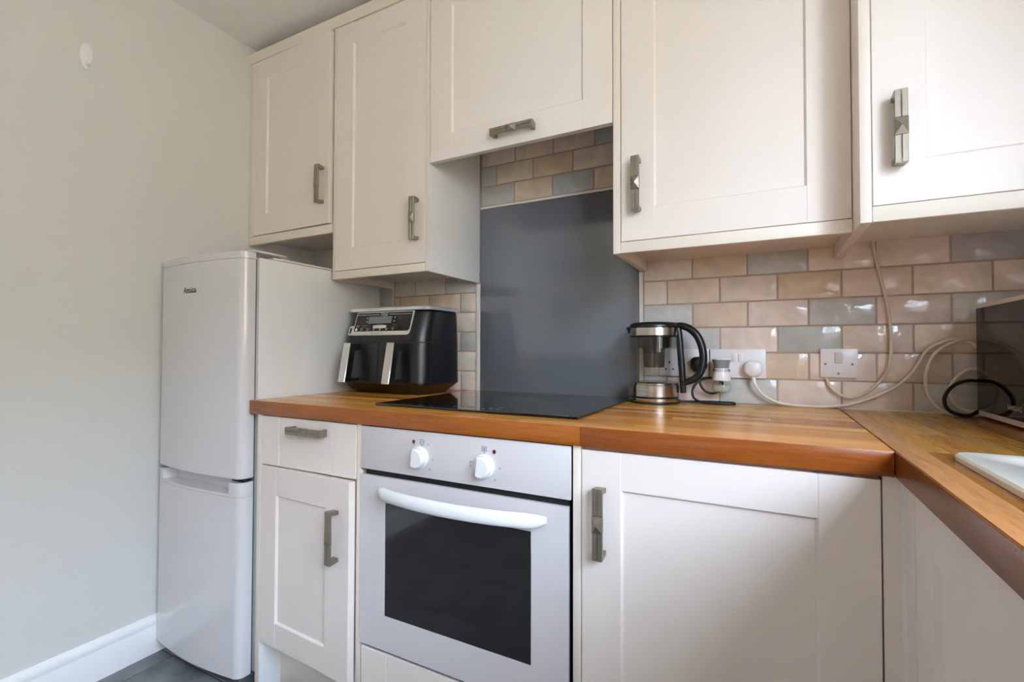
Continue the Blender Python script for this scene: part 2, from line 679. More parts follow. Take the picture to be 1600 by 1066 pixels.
# ------------------------------------------------------------------ wall tiles
part('grout', bx(NB(), .3775, XR, .0014, .008, .909, 1.372), 'grout', wall_back)
part('grout', bx(NB(), .8158, 1.4292, .0014, .008, 1.626, 1.93), 'grout', wall_back)
TC = {'T': (219, 197, 174), 'C': (223, 209, 195), 'P': (228, 209, 197), 'G': (197, 195, 191), 'L': (194, 190, 192), 'B': (183, 186, 189)}
tmesh = {}


def tile(x0, x1, z0, z1, kind):
    g = .0023
    wd, hd = x1 - x0 - 2 * g, z1 - z0 - 2 * g
    if wd < .008 or hd < .006:
        return
    key = (round(wd, 3), round(hd, 3))
    if key not in tmesh:
        bm = bx(NB(), -key[0] / 2, key[0] / 2, 0, .0045, -key[1] / 2, key[1] / 2, .0012, 2)
        me = bpy.data.meshes.new('tile')
        bm.to_mesh(me)
        bm.free()
        finish(me, .9)
        me.materials.append(M['tile'])
        tmesh[key] = me
    o = link('tile', tmesh[key], wall_back, Vector(((x0 + x1) / 2, R.uniform(-.0002, .0004), (z0 + z1) / 2)) - WLOC['wall_back'],
             (R.uniform(-.014, .014), 0, R.uniform(-.009, .009)))
    dv = R.uniform(-6, 6)
    c = lin(*[v + dv + R.uniform(-1, 1) for v in TC[kind]])
    o.color = c


PX = .1556
ZR = [1.372, 1.2953, 1.2177, 1.141, 1.064, .9862, .910]


def row(zr0, zr1, first_joint, xa, xb, kinds):
    js = []
    x = first_joint
    while x > xa + .004:
        x -= PX
    x += PX if x < xa + .004 else 0
    while x < xb - .004:
        js.append(x)
        x += PX
    ed = [xa] + js + [xb]
    for i in range(len(ed) - 1):
        tile(ed[i], ed[i + 1], zr0, zr1, kinds[i % len(kinds)])


XT = 1.4425
row(ZR[1], ZR[0], 1.595, XT, XR, 'CTGPPLTP')
row(ZR[2], ZR[1], 1.5185, XT, XR, 'CTPTPPPG')
row(ZR[3], ZR[2], 1.5955, XT, XR, 'GTPGPGPC')
row(ZR[4], ZR[3], 1.5185, XT, XR, 'TGPGPCGP')
row(ZR[5], ZR[4], 1.5955, XT, XR, 'PGTPPGCP')
row(ZR[6], ZR[5], 1.5165, XT, XR, 'GPGPPGPG')
XA, XB = .3785, .7965
row(ZR[1], ZR[0], .4917, XA, XB, 'CCG')
row(ZR[2], ZR[1], .565, XA, XB, 'CTTC')
row(ZR[3], ZR[2], .4917, XA, XB, 'PGC')
row(ZR[4], ZR[3], .565, XA, XB, 'CGTG')
row(ZR[5], ZR[4], .4917, XA, XB, 'CTC')
row(ZR[6], ZR[5], .569, XA, XB, 'GCPC')
HX0, HX1 = .8165, 1.4285
row(1.6285, 1.7055, .9625, HX0, HX1, 'GTBTC')
row(1.7055, 1.7825, .885, HX0, HX1, 'BCTCP')
row(1.7825, 1.8595, .9655, HX0, HX1, 'CCPB')
row(1.8595, 1.93, .885, HX0, HX1, 'CPGC')
# edge strips round the tiled areas
struct('trim_1', bx(NB(), .371, .3775, -.004, .008, .9105, 1.36, .001), 'striptrim')
struct('trim_2', bx(NB(), .797, .8155, -.005, .008, .9105, 1.328, .001), 'striptrim')
struct('trim_3', bx(NB(), .8158, 1.4292, -.006, .008, 1.6172, 1.6262, .001), 'striptrim')
struct('trim_4', bx(NB(), 1.4295, 1.4415, -.005, .008, .9105, 1.328, .001), 'striptrim')
struct('trim_5', bx(NB(), 1.9755, XR, -.0025, .0, .910, .9122), 'striptrim')

# splashback
tag(part('splashback', bx(NB(), .8162, 1.4288, -.004, .0075, .9125, 1.6168, .001), 'splash'),
    'glossy blue-grey glass splashback standing behind the black hob', 'splashback')

# adhesive hook on the left wall
hk = thing('wall_hook', 'small white oval stick-on hook high on the left wall', 'hook', (XL, -.885, 1.966))
ring = lambda s, x: [(x, -.885 + s * .0172 * math.cos(a * PI / 12), 2.008 + s * .0425 * math.sin(a * PI / 12)) for a in range(24)]
part('plate', loft(NB(), [ring(1, XL), ring(1, XL + .004), ring(.8, XL + .007)]), 'trim', hk)
part('prong', tube(NB(), [(XL + .006, -.885, 1.992), (XL + .014, -.885, 1.984), (XL + .02, -.885, 1.982), (XL + .023, -.885, 1.99)], .0045, 8), 'trim', hk)


# ------------------------------------------------------------------ cabinet pieces
def handle_mesh():
    """bar handle, 143 mm long along local z, standing off the door towards local -y"""
    b = NB()
    L, W, T, S = .143, .0105, .007, .030
    y1, y0 = -S, -S + T
    for s in (-1, 1):
        za, zb = (.017, L / 2 - .001)
        if s < 0:
            za, zb = -zb, -za
        bx(b, -W, -.0007, y1, y0, za, zb, .0008, 1)
        bx(b, .0007, W, y1, y0, za, zb, .0008, 1)
        bx(b, -.002, .002, y1 + .0022, y0 - .0005, za, zb)
        # foot: slanted leg with a flat end
        z_in, z_out = s * (L / 2 - .011), s * (L / 2)
        prism(b, [(0, s * (L / 2 - .013)), (0, s * (L / 2 - .003)), (y0 - .001, s * (L / 2)), (y1 + .0008, s * (L / 2)), (y1 + .0008, z_in), (y0 + .004, z_in)], 0, -W + .0004, W - .0004)
    # middle block with a square pyramid
    bx(b, -W - .0006, W + .0006, y1 - .0005, y0, -.0168, .0168, .0006, 1)
    v = [b.verts.new(p) for p in ((-W, y1 - .0005, -.016), (W, y1 - .0005, -.016), (W, y1 - .0005, .016), (-W, y1 - .0005, .016))]
    a = b.verts.new((0, y1 - .0075, 0))
    for i in range(4):
        b.faces.new((v[i], v[(i + 1) % 4], a))
    bmesh.ops.recalc_face_normals(b, faces=b.faces)
    me = bpy.data.meshes.new('handle')
    b.to_mesh(me)
    b.free()
    finish(me, .35)
    me.materials.append(M['pewter'])
    return me


HM = handle_mesh()


def add_handle(door, u, v, horizontal=False, th=.02):
    o = link('handle', HM, door, (u, -th, v), (0, PI / 2, 0) if horizontal else None)
    o['label'] = 'pewter bar handle with a pyramid stud'
    return o


def shaker(parent, loc, w, h, sl, sr, rb, rtp, rot=0., th=.02, name='door', m='door', open_=0., hinge='l'):
    """five-piece shaker door in local space: x = width, z = height, front at y=-th; origin at the hinge-side bottom back edge"""
    b = NB()
    x0, x1 = (0, w) if hinge == 'l' else (-w, 0)
    rec, ch = .007, .0045
    back = -th + .012
    xi0, xi1, zi0, zi1 = x0 + sl, x1 - sr, rb, h - rtp
    e = .0013

    def piece(pts, ax, a0, a1):
        prism(b, pts, ax, a0, a1)
    # stiles (outline in x,y) with a softened outer edge and a chamfer down to the panel
    piece([(x0, 0), (x0, -th + e), (x0 + e, -th), (xi0 - ch + .0, -th), (xi0, -th + rec), (xi0, 0)], 2, 0, h)
    piece([(xi1, 0), (xi1, -th + rec), (xi1 + ch, -th), (x1 - e, -th), (x1, -th + e), (x1, 0)], 2, 0, h)
    d = .0006
    # rails (outline in y,z), a hair lower than the stiles so the joint reads as a fine line
    f = -th + d
    piece([(0, 0), (f + e, 0), (f, e), (f, zi0 - ch), (-th + rec, zi0), (0, zi0)], 0, xi0 - ch + .0002, xi1 + ch - .0002)
    piece([(0, zi1), (-th + rec, zi1), (f, zi1 + ch), (f, h - e), (f + e, h), (0, h)], 0, xi0 - ch + .0002, xi1 + ch - .0002)
    o = lpart(name, b, m, parent, loc, (0, 0, rot + open_), ang=.25)
    pn = lpart('panel', bx(NB(), xi0 + .0002, xi1 - .0002, -th + rec, 0 - .002, zi0 + .0002, zi1 - .0002), m, o)
    return o


def rel(t, x, y, z):
    return Vector((x, y, z)) - WLOC[t.name]


YW = -.331      # front plane of the wall doors
YC = YW + .02   # their carcasses
ZT = 2.2756

# --- wall cabinet over the fridge
c = thing('wall_cabinet', 'short cream wall cabinet hanging above the white fridge', 'cabinet', (.12, 0, 1.507), 'cream wall cabinets')
part('carcass', bx(NB(), XL + .001, .3715, YC, .0075, 1.541, ZT, .0008), 'cab', c)
part('pelmet', bx(NB(), XL + .001, .3695, YW, YW + .019, 1.507, 1.5405, .0015), 'cab', c)
part('filler_strip', bx(NB(), XL + .001, -.097, YW + .001, YC, 1.5415, ZT, .0008), 'cab', c)
dr = shaker(c, rel(c, -.0955, YC, 1.5435), .4545, ZT - 1.5455, .084, .099, .089, .085, open_=-.022)
add_handle(dr, .327 + .0955 - .004, 1.689 - 1.5435)

# --- tall wall cabinet left of the hob
c = thing('wall_cabinet', 'tall narrow cream wall cabinet above the black air fryer', 'cabinet', (.59, 0, 1.33), 'cream wall cabinets')
part('carcass', bx(NB(), .3818, .8005, YC, .0075, 1.36, ZT, .0008), 'cab', c)
part('end_panel', bx(NB(), .3722, .3812, YW, -.006, 1.3303, ZT, .001), 'cab', c)
ep = part('end_panel', bx(NB(), .8012, .8135, YW + .0032, -.006, 1.3303, ZT, .0005), 'side', c, label='white right-hand end panel')
part('edge_strip', bx(NB(), .8012, .8135, YW, YW + .003, 1.3303, ZT, .0008), 'cab', ep)
part('pelmet', bx(NB(), .3816, .8008, YW, YW + .019, 1.3303, 1.3588, .0015), 'cab', c)
dr = shaker(c, rel(c, .3828, YC, 1.3612), .4170, ZT - 1.3632, .09, .092, .0845, .082)
add_handle(dr, .7645 - .3828, 1.506 - 1.3612)

# --- bridging cabinet over the hob, its door hanging below the carcass
c = thing('wall_cabinet', 'wide cream cabinet bridging over the hob with a horizontal handle', 'cabinet', (1.125, 0, 1.6886), 'cream wall cabinets')
part('carcass', bx(NB(), .8165, 1.4325, YC, .0075, 1.862, ZT, .0008), 'cab', c)
dr = shaker(c, rel(c, .8185, YC, 1.6886), .6135, ZT - 1.6906, .089, .088, .088, .085)
add_handle(dr, 1.1343 - .8185, 1.7275 - 1.6886, True)

# --- wall cabinet over the kettle
c = thing('wall_cabinet', 'cream wall cabinet above the glass kettle and sockets', 'cabinet', (1.70, 0, 1.3303), 'cream wall cabinets')
part('carcass', bx(NB(), 1.4555, 1.9660, YC, .0075, 1.36, ZT, .0008), 'cab', c)
part('end_panel', bx(NB(), 1.4345, 1.4540, YW, -.006, 1.3293, ZT, .001), 'cab', c)
part('pelmet', bx(NB(), 1.4545, 1.9665, YW, YW + .019, 1.3293, 1.3590, .0015), 'cab', c)
dr = shaker(c, rel(c, 1.4565, YC, 1.3607), .5095, ZT - 1.3627, .09, .088, .088, .085)
add_handle(dr, 1.4993 - 1.4565, 1.504 - 1.3607)

# --- deeper corner wall cabinet on the right
Y4 = -.418
c = thing('wall_cabinet', 'deeper cream wall cabinet in the right-hand corner above the cables', 'cabinet', (2.29, 0, 1.3279), 'cream wall cabinets')
part('carcass', bx(NB(), 1.988, XR - .001, Y4 + .02, .0075, 1.366, ZT, .0008), 'side', c)
part('end_panel', bx(NB(), 1.9675, 1.9872, Y4, -.006, 1.3275, ZT, .001), 'cab', c)
part('pelmet', bx(NB(), 1.9878, XR - .001, Y4, Y4 + .019, 1.3275, 1.3592, .0015), 'cab', c)
dr = shaker(c, rel(c, 1.9885, Y4 + .02, 1.3605), .545, ZT - 1.3625, .088, .088, .086, .085)
add_handle(dr, 2.0295 - 1.9885, 1.502 - 1.3605)
part('filler_strip', bx(NB(), 2.536, XR - .001, Y4 + .001, Y4 + .02, 1.36, ZT, .0008), 'cab', c)

# --- cornice along the tops
b = NB()
pr = [(YW + .03, 2.2762), (YW - .002, 2.2762), (YW - .006, 2.282), (YW - .012, 2.302), (YW - .014, 2.3085), (YW + .03, 2.3085)]
prism(b, pr, 0, XL + .001, 1.968)
tag(part('cornice', b, 'cab'), 'cream cornice strip along the cabinet tops under the ceiling', 'cornice')

# ------------------------------------------------------------------ base units
YB = -.638
YBC = YB + .02
ZB = .8685
c = thing('base_cabinet', 'narrow cream base unit with a drawer between fridge and oven', 'cabinet', (.6, 0, 0), 'cream base cabinets')
part('carcass', bx(NB(), .4125, .812, YBC + .001, -.02, .152, .8675, .0008), 'cab', c)
ep = part('end_panel', bx(NB(), .394, .4115, YB + .0032, -.02, .0, .8675, .0005), 'side', c)
part('edge_strip', bx(NB(), .394, .4115, YB, YB + .003, .0, .8675, .0008), 'cab', ep)
# drawer front: flat frame whose joints show as fine lines
b = NB()
zd0, zd1 = .717, .8655
bx(b, .4125, .4943, YB, YBC, zd0, zd1, .0012, 1)
bx(b, .4946, .7197, YB + .0006, YBC, zd0, zd1, .0012, 1)
bx(b, .72, .811, YB, YBC, zd0, zd1, .0012, 1)
df = part('drawer_front', b, 'door', c, origin=(.4125, YBC, zd0), ang=.25)
add_handle(df, .6303 - .4125, .8335 - zd0, True)
dr = shaker(c, rel(c, .4135, YBC, .176), .398, .713 - .176, .081, .101, .0765, .087, open_=-.055)
add_handle(dr, .7607 - .4135, .5638 - .176)

c = thing('oven_housing', 'cream oven housing with filler strips and a low drawer front', 'cabinet', (1.13, 0, 0), 'cream base cabinets')
part('filler_strip', bx(NB(), .8130, .8293, YB + .001, YBC + .012, .152, .8675, .001), 'cab', c)
part('filler_strip', bx(NB(), 1.4335, 1.4510, YB + .001, YBC + .012, .152, .8675, .001), 'cab', c)
part('shelf', bx(NB(), .8140, 1.4500, YBC + .013, -.02, .262, .28, .001), 'cab', c)
b = NB()
bx(b, .8350, .9240, YB, YBC, .172, .281, .0012, 1)
bx(b, .9243, 1.3380, YB + .0006, YBC, .172, .281, .0012, 1)
bx(b, 1.3383, 1.4280, YB, YBC, .172, .281, .0012, 1)
part('drawer_front', b, 'door', c, ang=.25)

c = thing('base_cabinet', 'cream base unit with one wide door right of the oven', 'cabinet', (1.70, 0, 0), 'cream base cabinets')
part('carcass', bx(NB(), 1.4525, 1.9570, YBC + .001, -.02, .152, .8675, .0008), 'cab', c)
dr = shaker(c, rel(c, 1.4530, YBC, .172), .5050, .8615 - .172, .0865, .0895, .086, .0795)
add_handle(dr, 1.4954 - 1.4530, .7198 - .172)

c = thing('corner_post', 'cream corner post where the two base runs meet', 'post', (1.975, YB, 0))
b = NB()
prism(b, [(1.9605, YB + .012), (1.9605, YB + .002), (1.984, YB + .002), (1.9895, YB - .0035), (1.9895, -.689), (2.006, -.689), (2.006, YB + .012)], 2, .152, .8675)
part('post', b, 'door', c)

XD = 1.9895
c = thing('sink_cabinet', 'cream base unit under the sink on the right', 'cabinet', (2.3, -1.3, 0), 'cream base cabinets')
part('carcass', bx(NB(), XD + .022, XR - .002, -1.92, -.66, .152, .68, .0008), 'cab', c)
part('top_rail', bx(NB(), XD + .022, XD + .04, -1.92, -.692, .6805, .8675, .0008), 'cab', c)
for ya in (-.6905, -1.3065):
    dr = shaker(c, rel(c, XD + .02, ya, .172), .612, .864 - .172, .088, .088, .086, .079, rot=-PI / 2)
c = thing('base_cabinet', 'cream base unit at the near end of the right-hand run', 'cabinet', (2.3, -2.2, 0), 'cream base cabinets')
part('carcass', bx(NB(), XD + .022, XR - .002, -2.44, -1.925, .152, .8675, .0008), 'cab', c)
dr = shaker(c, rel(c, XD + .02, -1.9225, .172), .512, .864 - .172, .088, .088, .086, .079, rot=-PI / 2)
add_handle(dr, .47, .72 - .172)

tag(part('plinth', bx(NB(), .4125, 2.03, -.562, -.546, .0, .1505, .001), 'cab'), 'cream plinth board under the base units along the floor', 'plinth')
tag(part('plinth', bx(NB(), 2.045, 2.061, -2.44, -.565, .0, .1505, .001), 'cab'), 'cream plinth board under the right-hand run of units', 'plinth')

# ------------------------------------------------------------------ worktops built of oak staves
ZW0, ZW1 = .869, .910
TONES = [(212, 146, 62), (198, 128, 48), (226, 166, 80), (184, 112, 40), (218, 154, 68), (232, 176, 92), (204, 136, 52)]


def stave(parent, x0, x1, y0, y1, z0, z1, m, tone, b=.0012):
    o = part('stave', bx(NB(), x0, x1, y0, y1, z0, z1, b, 1), m, parent)
    o.color = lin(*[max(0, v + R.uniform(-7, 7)) for v in tone])
    return o


wt = thing('worktop', 'oak worktop running under the hob along the back wall', 'worktop', (1.17, -.32, ZW0))
XW0, XW1, YW0 = .362, 1.9752, -.645
nrow = 15
wid = (.645 - .0465 - .0005) / nrow
def edging(parent, x0, x1, y0, y1, m, tone):  # thin strip added to make the front faces darker than the staves
    o = part('edging', bx(NB(), x0, x1, y0, y1, ZW0, ZW1 - .0002, .0012, 2), m, parent, label='darker front edging')
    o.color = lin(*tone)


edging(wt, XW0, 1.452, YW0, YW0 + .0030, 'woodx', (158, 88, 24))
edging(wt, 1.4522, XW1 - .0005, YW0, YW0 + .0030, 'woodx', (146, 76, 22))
stave(wt, XW0, 1.30, YW0 + .0031, YW0 + .046, ZW0, ZW1, 'woodx', (204, 134, 54), .0004)
stave(wt, 1.3002, XW1, YW0 + .0031, YW0 + .046, ZW0, ZW1, 'woodx', (220, 158, 76), .0004)
for r_ in range(nrow):
    ya = YW0 + .0462 + wid * r_
    x = XW0
    first = True
    while x < XW1 - .001:
        ln = R.uniform(.28, .62)
        if first:
            ln = R.uniform(.12, .55)
            first = False
        xe = x + ln
        if XW1 - xe < .12:
            xe = XW1
        stave(wt, x + .0001, xe - .0001, ya, ya + wid - .0002, ZW0 + .0005, ZW1, 'woodx', R.choice(TONES), .0003)
        x = xe

wr = thing('worktop', 'oak worktop return holding the sink and the microwave', 'worktop', (2.3, -1.2, ZW0))
XQ0, XQ1 = 1.9756, XR - .001
SINK = (2.038, 2.53, -1.62, -.657)     # x0 x1 y0 y1 of the sink's outer rim
cut = (SINK[0] + .012, SINK[1] - .012, SINK[2] + .012, SINK[3] - .012)
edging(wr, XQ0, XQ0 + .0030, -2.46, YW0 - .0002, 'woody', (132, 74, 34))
cols = [XQ0 + .0031, XQ0 + .044]
while cols[-1] < cut[0] - .001:
    cols.append(cut[0])
ncol = 10
for i in range(1, ncol + 1):
    cols.append(cut[0] + (cut[1] - cut[0]) * i / ncol)
cols.append(XQ1)
for i in range(len(cols) - 1):
    xa, xb = cols[i], cols[i + 1]
    if xb - xa < .004:
        continue
    spans = [(-2.46, -.0005)]
    if xa >= cut[0] - .0005 and xb <= cut[1] + .0005:
        spans = [(-2.46, cut[2]), (cut[3], -.0005)]
    for s0, s1 in spans:
        y = s1
        while y > s0 + .001:
            ln = R.uniform(.3, .7) if i else 1.1
            ye = y - ln
            if ye - s0 < .12:
                ye = s0
            tone = (186, 136, 84) if i == 0 else [min(255, v * .84) for v in R.choice(TONES)]
            stave(wr, xa + .0001, xb - .0001, ye + .0001, y - .0001, ZW0 + .0005, ZW1, 'woody', tone, .0003)
            y = ye

# ------------------------------------------------------------------ ceramic sink let into the return
sk = thing('sink', 'cream ceramic inset sink at the right edge of the worktop', 'sink', (2.28, -1.14, .70))
x0, x1, y0, y1 = SINK
zt = .9205


def rr3(x0, x1, y0, y1, r, z):
    return [(p[0], p[1], z) for p in rrect(x0, x1, y0, y1, (r,) * 4, 6)]


b = NB()
# outer skin up, over the rounded rim, down the drainer dish
loft(b, [rr3(x0 + .02, x1 - .02, y0 + .02, y1 - .02, .02, .885), rr3(x0 + .016, x1 - .016, y0 + .016, y1 - .016, .02, .9104),
         rr3(x0, x1, y0, y1, .026, .9106), rr3(x0, x1, y0, y1, .026, zt - .003), rr3(x0 + .003, x1 - .003, y0 + .003, y1 - .003, .024, zt),
         rr3(x0 + .05, x1 - .05, y1 - .40, y1 - .05, .05, zt), rr3(x0 + .056, x1 - .056, y1 - .394, y1 - .056, .045, zt - .004),
         rr3(x0 + .07, x1 - .07, y1 - .38, y1 - .07, .04, zt - .012)])
part('drainer', b, 'sink', sk, ang=.6)
b = NB()
bx0, bx1, by0, by1 = x0 + .045, x1 - .045, y0 + .05, y0 + .52
loft(b, [rr3(bx0 - .012, bx1 + .012, by0 - .012, by1 + .012, .06, .8840), rr3(bx0 + .01, bx1 - .01, by0 + .01, by1 - .01, .06, .71),
         rr3(bx0 + .02, bx1 - .02, by0 + .02, by1 - .02, .055, .72), rr3(bx0, bx1, by0, by1, .05, .8845)], False)
b.verts.ensure_lookup_table()
part('bowl', b, 'sink', sk, ang=.6)
b = NB()
for i in range(6):
    yy = y1 - .11 - i * .05
    bx(b, x0 + .10, x1 - .10, yy - .004, yy + .004, zt - .0118, zt - .008, .0015, 1)
part('drainer_ribs', b, 'sink', sk)

# ------------------------------------------------------------------ fridge freezer
FX0, FX1 = -.117, .355
YFD = -.668     # door front at its corners
YFB = -.612     # body front
fr = thing('fridge_freezer', 'white upright fridge freezer standing in the left corner', 'fridge', (.12, -.35, 0))
part('body', bx(NB(), FX0 + .004, FX1, YFB, -.06, .045, 1.366, .004), 'fridgeside', fr)
part('top_lid', bx(NB(), FX0 + .002, FX1 + .001, YFB + .05, -.062, 1.3665, 1.374, .003), 'fridge', fr)
for xx in (FX0 + .05, FX1 - .05):
    for yy in (YFB + .06, -.11):
        part('foot', lathe(NB(), [(.018, 0.), (.018, .012), (.012, .014), (.012, .0448)], (xx, yy), 16), 'blackpl', fr)


def door_ring(z, inset=0., front=0.):
    """outline of the bowed door"""
    pts = []
    r = .026
    a0, a1 = FX0 + inset, FX1 - inset
    yb = YFB - .012
    yf = YFD + inset + front
    pts.append((a0, yb))
    pts.append((a0, yf + r))
    for i in range(1, 7):
        a = PI + .5 * PI * i / 6
        pts.append((a0 + r + r * math.cos(a), yf + r + r * math.sin(a)))
    n = 18
    for i in range(1, n):
        t = i / n
        pts.append((a0 + r + (a1 - a0 - 2 * r) * t, yf - .016 * math.sin(PI * t)))
    for i in range(0, 7):
        a = 1.5 * PI + .5 * PI * i / 6
        pts.append((a1 - r + r * math.cos(a), yf + r + r * math.sin(a)))
    pts.append((a1, yb))
    return [(p[0], p[1], z) for p in pts]


ud = part('upper_door', loft(NB(), [door_ring(.662, .004), door_ring(.666, 0), door_ring(1.357, 0)]), 'fridge', fr, ang=.6)
part('door_cap', loft(NB(), [door_ring(1.358, 0), door_ring(1.378, 0), door_ring(1.381, .003)]), 'fridge', ud, ang=.6)
ld = part('lower_door', loft(NB(), [door_ring(.044, .006), door_ring(.05, 0), door_ring(.607, 0)]), 'fridge', fr, ang=.6)
# recessed grip strip across the top of the freezer door
gx0, gx1 = FX0 + .042, FX1 - .052
b = NB()
loft(b, [door_ring(.608, 0), door_ring(.6165, 0)])
full = door_ring(.6168, 0)


def grip_ring(z, side):
    p = [q for q in door_ring(z, 0)]
    if side == 'l':
        s = [q for q in p if q[0] <= gx0]
        return s + [(gx0, s[-1][1], z), (gx0 + .012, YFB - .012, z)]
    s = [q for q in p if q[0] >= gx1]
    return [(gx1 - .012, YFB - .012, z), (gx1, s[0][1], z)] + s


for sd in 'lr':
    loft(b, [grip_ring(.6168, sd), grip_ring(.652, sd)])
bx(b, gx0 + .004, gx1 - .004, YFB - .0165, YFB - .0123, .6167, .652)
part('grip_strip', b, 'fridge', ld, ang=.6)
part('grip_shadow_gap', bx(NB(), FX0 + .03, FX1 - .03, YFB - .0122, YFB - .0119, .652, .662), 'gasket', ld)
part('gasket', bx(NB(), FX0 + .014, FX1 - .012, YFB - .0118, YFB - .0002, .05, 1.36), 'gasket', fr)
part('hinge_cover', bx(NB(), FX1 - .09, FX1 + .0012, YFD + .03, YFB + .10, 1.3815, 1.388, .003), 'fridge', fr)
part('middle_hinge', bx(NB(), FX1 - .06, FX1 - .006, YFD + .012, YFB - .013, .6535, .6605, .001), 'dark', fr)
text_mesh('Amica', .029, 'inkdark', 'lettering', ud, plane_place((.100, YFD - .0160, 1.266), (1, 0, 0), (0, 0, 1), (0, -1, 0)), depth=.0009, label='grey brand lettering', offset=.0004)

# ------------------------------------------------------------------ built-in oven
ov = thing('oven', 'white built-in electric oven under the hob', 'oven', (1.13, -.34, .2815))
OX0, OX1 = .8305, 1.4295
part('body', bx(NB(), OX0 + .012, OX1 - .008, YB + .006, -.06, .2815, .8640, .002), 'dark', ov)
cp = part('control_panel', bx(NB(), OX0, OX1, YB - .002, YB + .0055, .7515, .8655, .002), 'oven', ov)


def knob(cx, cz, turn):
    b = NB()
    disc_y(b, (cx, cz), .0275, YB - .0022, YB - .0075, 32, .0015)
    # a raised half-moon grip with one flat side
    pts = []
    for i in range(25):
        a = -PI * .62 + PI * 1.24 * i / 24
        pts.append((cx + .0245 * math.cos(a + turn), cz + .0245 * math.sin(a + turn)))
    inner = [(cx + (p[0] - cx) * .86, cz + (p[1] - cz) * .86) for p in pts]
    loft(b, [[(p[0], YB - .007, p[1]) for p in pts], [(p[0], YB - .024, p[1]) for p in pts], [(p[0], YB - .0275, p[1]) for p in inner]])
    part('knob', b, 'ovenp', cp, ang=.6)


knob(1.030, .8015, -.12)
knob(1.2175, .8005, -.12)


def lamp(cx, cz):
    part('indicator_lamp', disc_y(NB(), (cx, cz), .0045, YB - .0022, YB - .0042, 16, .0012), 'red', cp)


lamp(1.0105, .8382)
lamp(1.2440, .8362)


def marks(items, m='print', name='symbol'):
    b = NB()
    for x, z, w, h in items:
        bx(b, x - w / 2, x + w / 2, YB - .0025, YB - .0021, z - h / 2, z + h / 2)
    part(name, b, m, cp)


def oven_symbol(cx, cz, kind):
    t = .0011
    it = [(cx, cz + .0055, .013, t), (cx, cz - .0055, .013, t), (cx - .006, cz, t, .011), (cx + .006, cz, t, .011)]
    if kind == 0:
        it += [(cx, cz, .011, t)]
    else:
        it += [(cx - .001, cz + .002, .006, t), (cx - .001, cz - .002, .006, t), (cx + .001, cz, t, .006)]
    marks(it)


oven_symbol(1.0365, .8395, 0)
oven_symbol(1.2168, .8400, 1)
marks([(1.0365, .8310, .0012, .004), (1.2168, .8310, .0015, .004)])
for cx, cz, its in ((1.030, .8015, [(122, .036), (52, .042), (-5, .040), (-42, .042)]), (1.2175, .8005, [(50, .041), (-2, .041), (-46, .041), (172, .038), (186, .038)])):
    for a, r_ in its:
        a = math.radians(a)
        x, z = cx + r_ * math.cos(a), cz + r_ * math.sin(a)
        marks([(x, z + .0016, .006, .0011), (x, z - .0012, .005, .0009)])
# door: white glass frame round a dark window
od = part('door', None or bx(bx(bx(bx(NB(), OX0 + .0005, .918, YB - .002, YB + .0055, .2905, .737), 1.3375, OX1 - .005, YB - .002, YB + .0055, .2905, .737),
          .918, 1.3375, YB - .002, YB + .0055, .2905, .380), .918, 1.3375, YB - .002, YB + .0055, .6708, .737), 'oven', ov)
part('window', bx(NB(), .9182, 1.3373, YB - .0018, YB + .005, .3802, .6706, .0006, 1), 'ovenglass', od, label='dark glass window')
b = NB()
hp = []
for i in range(25):
    t = i / 24
    x = .902 + (1.376 - .902) * t
    s = math.sin(PI * t)
    hp.append((x, YB - .008 - .047 * s ** .55, .7030 - .0005 * s))
tube(b, hp, lambda t: .0172 * (.42 + .58 * min(1, 14 * min(t, 1 - t)) ** .5), 16, 1, sx=.55)
part('handle', b, 'ovenp', od, ang=.9)

# ------------------------------------------------------------------ hob
hb = thing('hob', 'black ceramic hob set on the oak worktop before the splashback', 'hob', (1.11, -.29, .9101))
HB = (.802, 1.419, -.560, -.030)
b = NB()
loft(b, [rr3(HB[0] + .002, HB[1] - .002, HB[2] + .002, HB[3] - .002, .004, .9103), rr3(HB[0], HB[1], HB[2], HB[3], .005, .9125),
         rr3(HB[0], HB[1], HB[2], HB[3], .005, .9145), rr3(HB[0] + .003, HB[1] - .003, HB[2] + .003, HB[3] - .003, .004, .9162)])
gl = part('glass_plate', b, 'hob', hb, ang=.4)


def ring_flat(cx, cy, r, w=.0012, n=48):
    b = NB()
    a = [b.verts.new((cx + r * math.cos(2 * PI * i / n), cy + r * math.sin(2 * PI * i / n), .9164)) for i in range(n)]
    c_ = [b.verts.new((cx + (r - w) * math.cos(2 * PI * i / n), cy + (r - w) * math.sin(2 * PI * i / n), .9164)) for i in range(n)]
    for i in range(n):
        b.faces.new((a[i], a[(i + 1) % n], c_[(i + 1) % n], c_[i]))
    return b


for cx, cy, r_ in ((.955, -.40, .09), (.955, -.17, .075), (1.25, -.17, .09), (1.25, -.395, .075)):
    part('cooking_zone', ring_flat(cx, cy, r_), 'hobring', hb)
b = NB()
for i in range(7):
    bx(b, 1.05 + i * .022, 1.056 + i * .022, -.523, -.519, .9163, .9166)
for x, y in ((1.09, -.50), (1.15, -.505), (1.17, -.49)):
    bx(b, x, x + .012, y, y + .002, .9163, .9166)
part('touch_marks', b, 'hobmark', hb)
b = NB()
for i in range(8):
    bx(b, 1.346 + i * .0055, 1.350 + i * .0055, -.551, -.546, .9163, .9165)
part('maker_mark', b, 'hobmark', hb)

# ------------------------------------------------------------------ air fryer
af = thing('air_fryer', 'black two-drawer air fryer standing beside the fridge', 'air fryer', (.57, -.18, .910))
CX = .570
PROF = [(.913, .360, .755 - .4, -.262, .03), ]


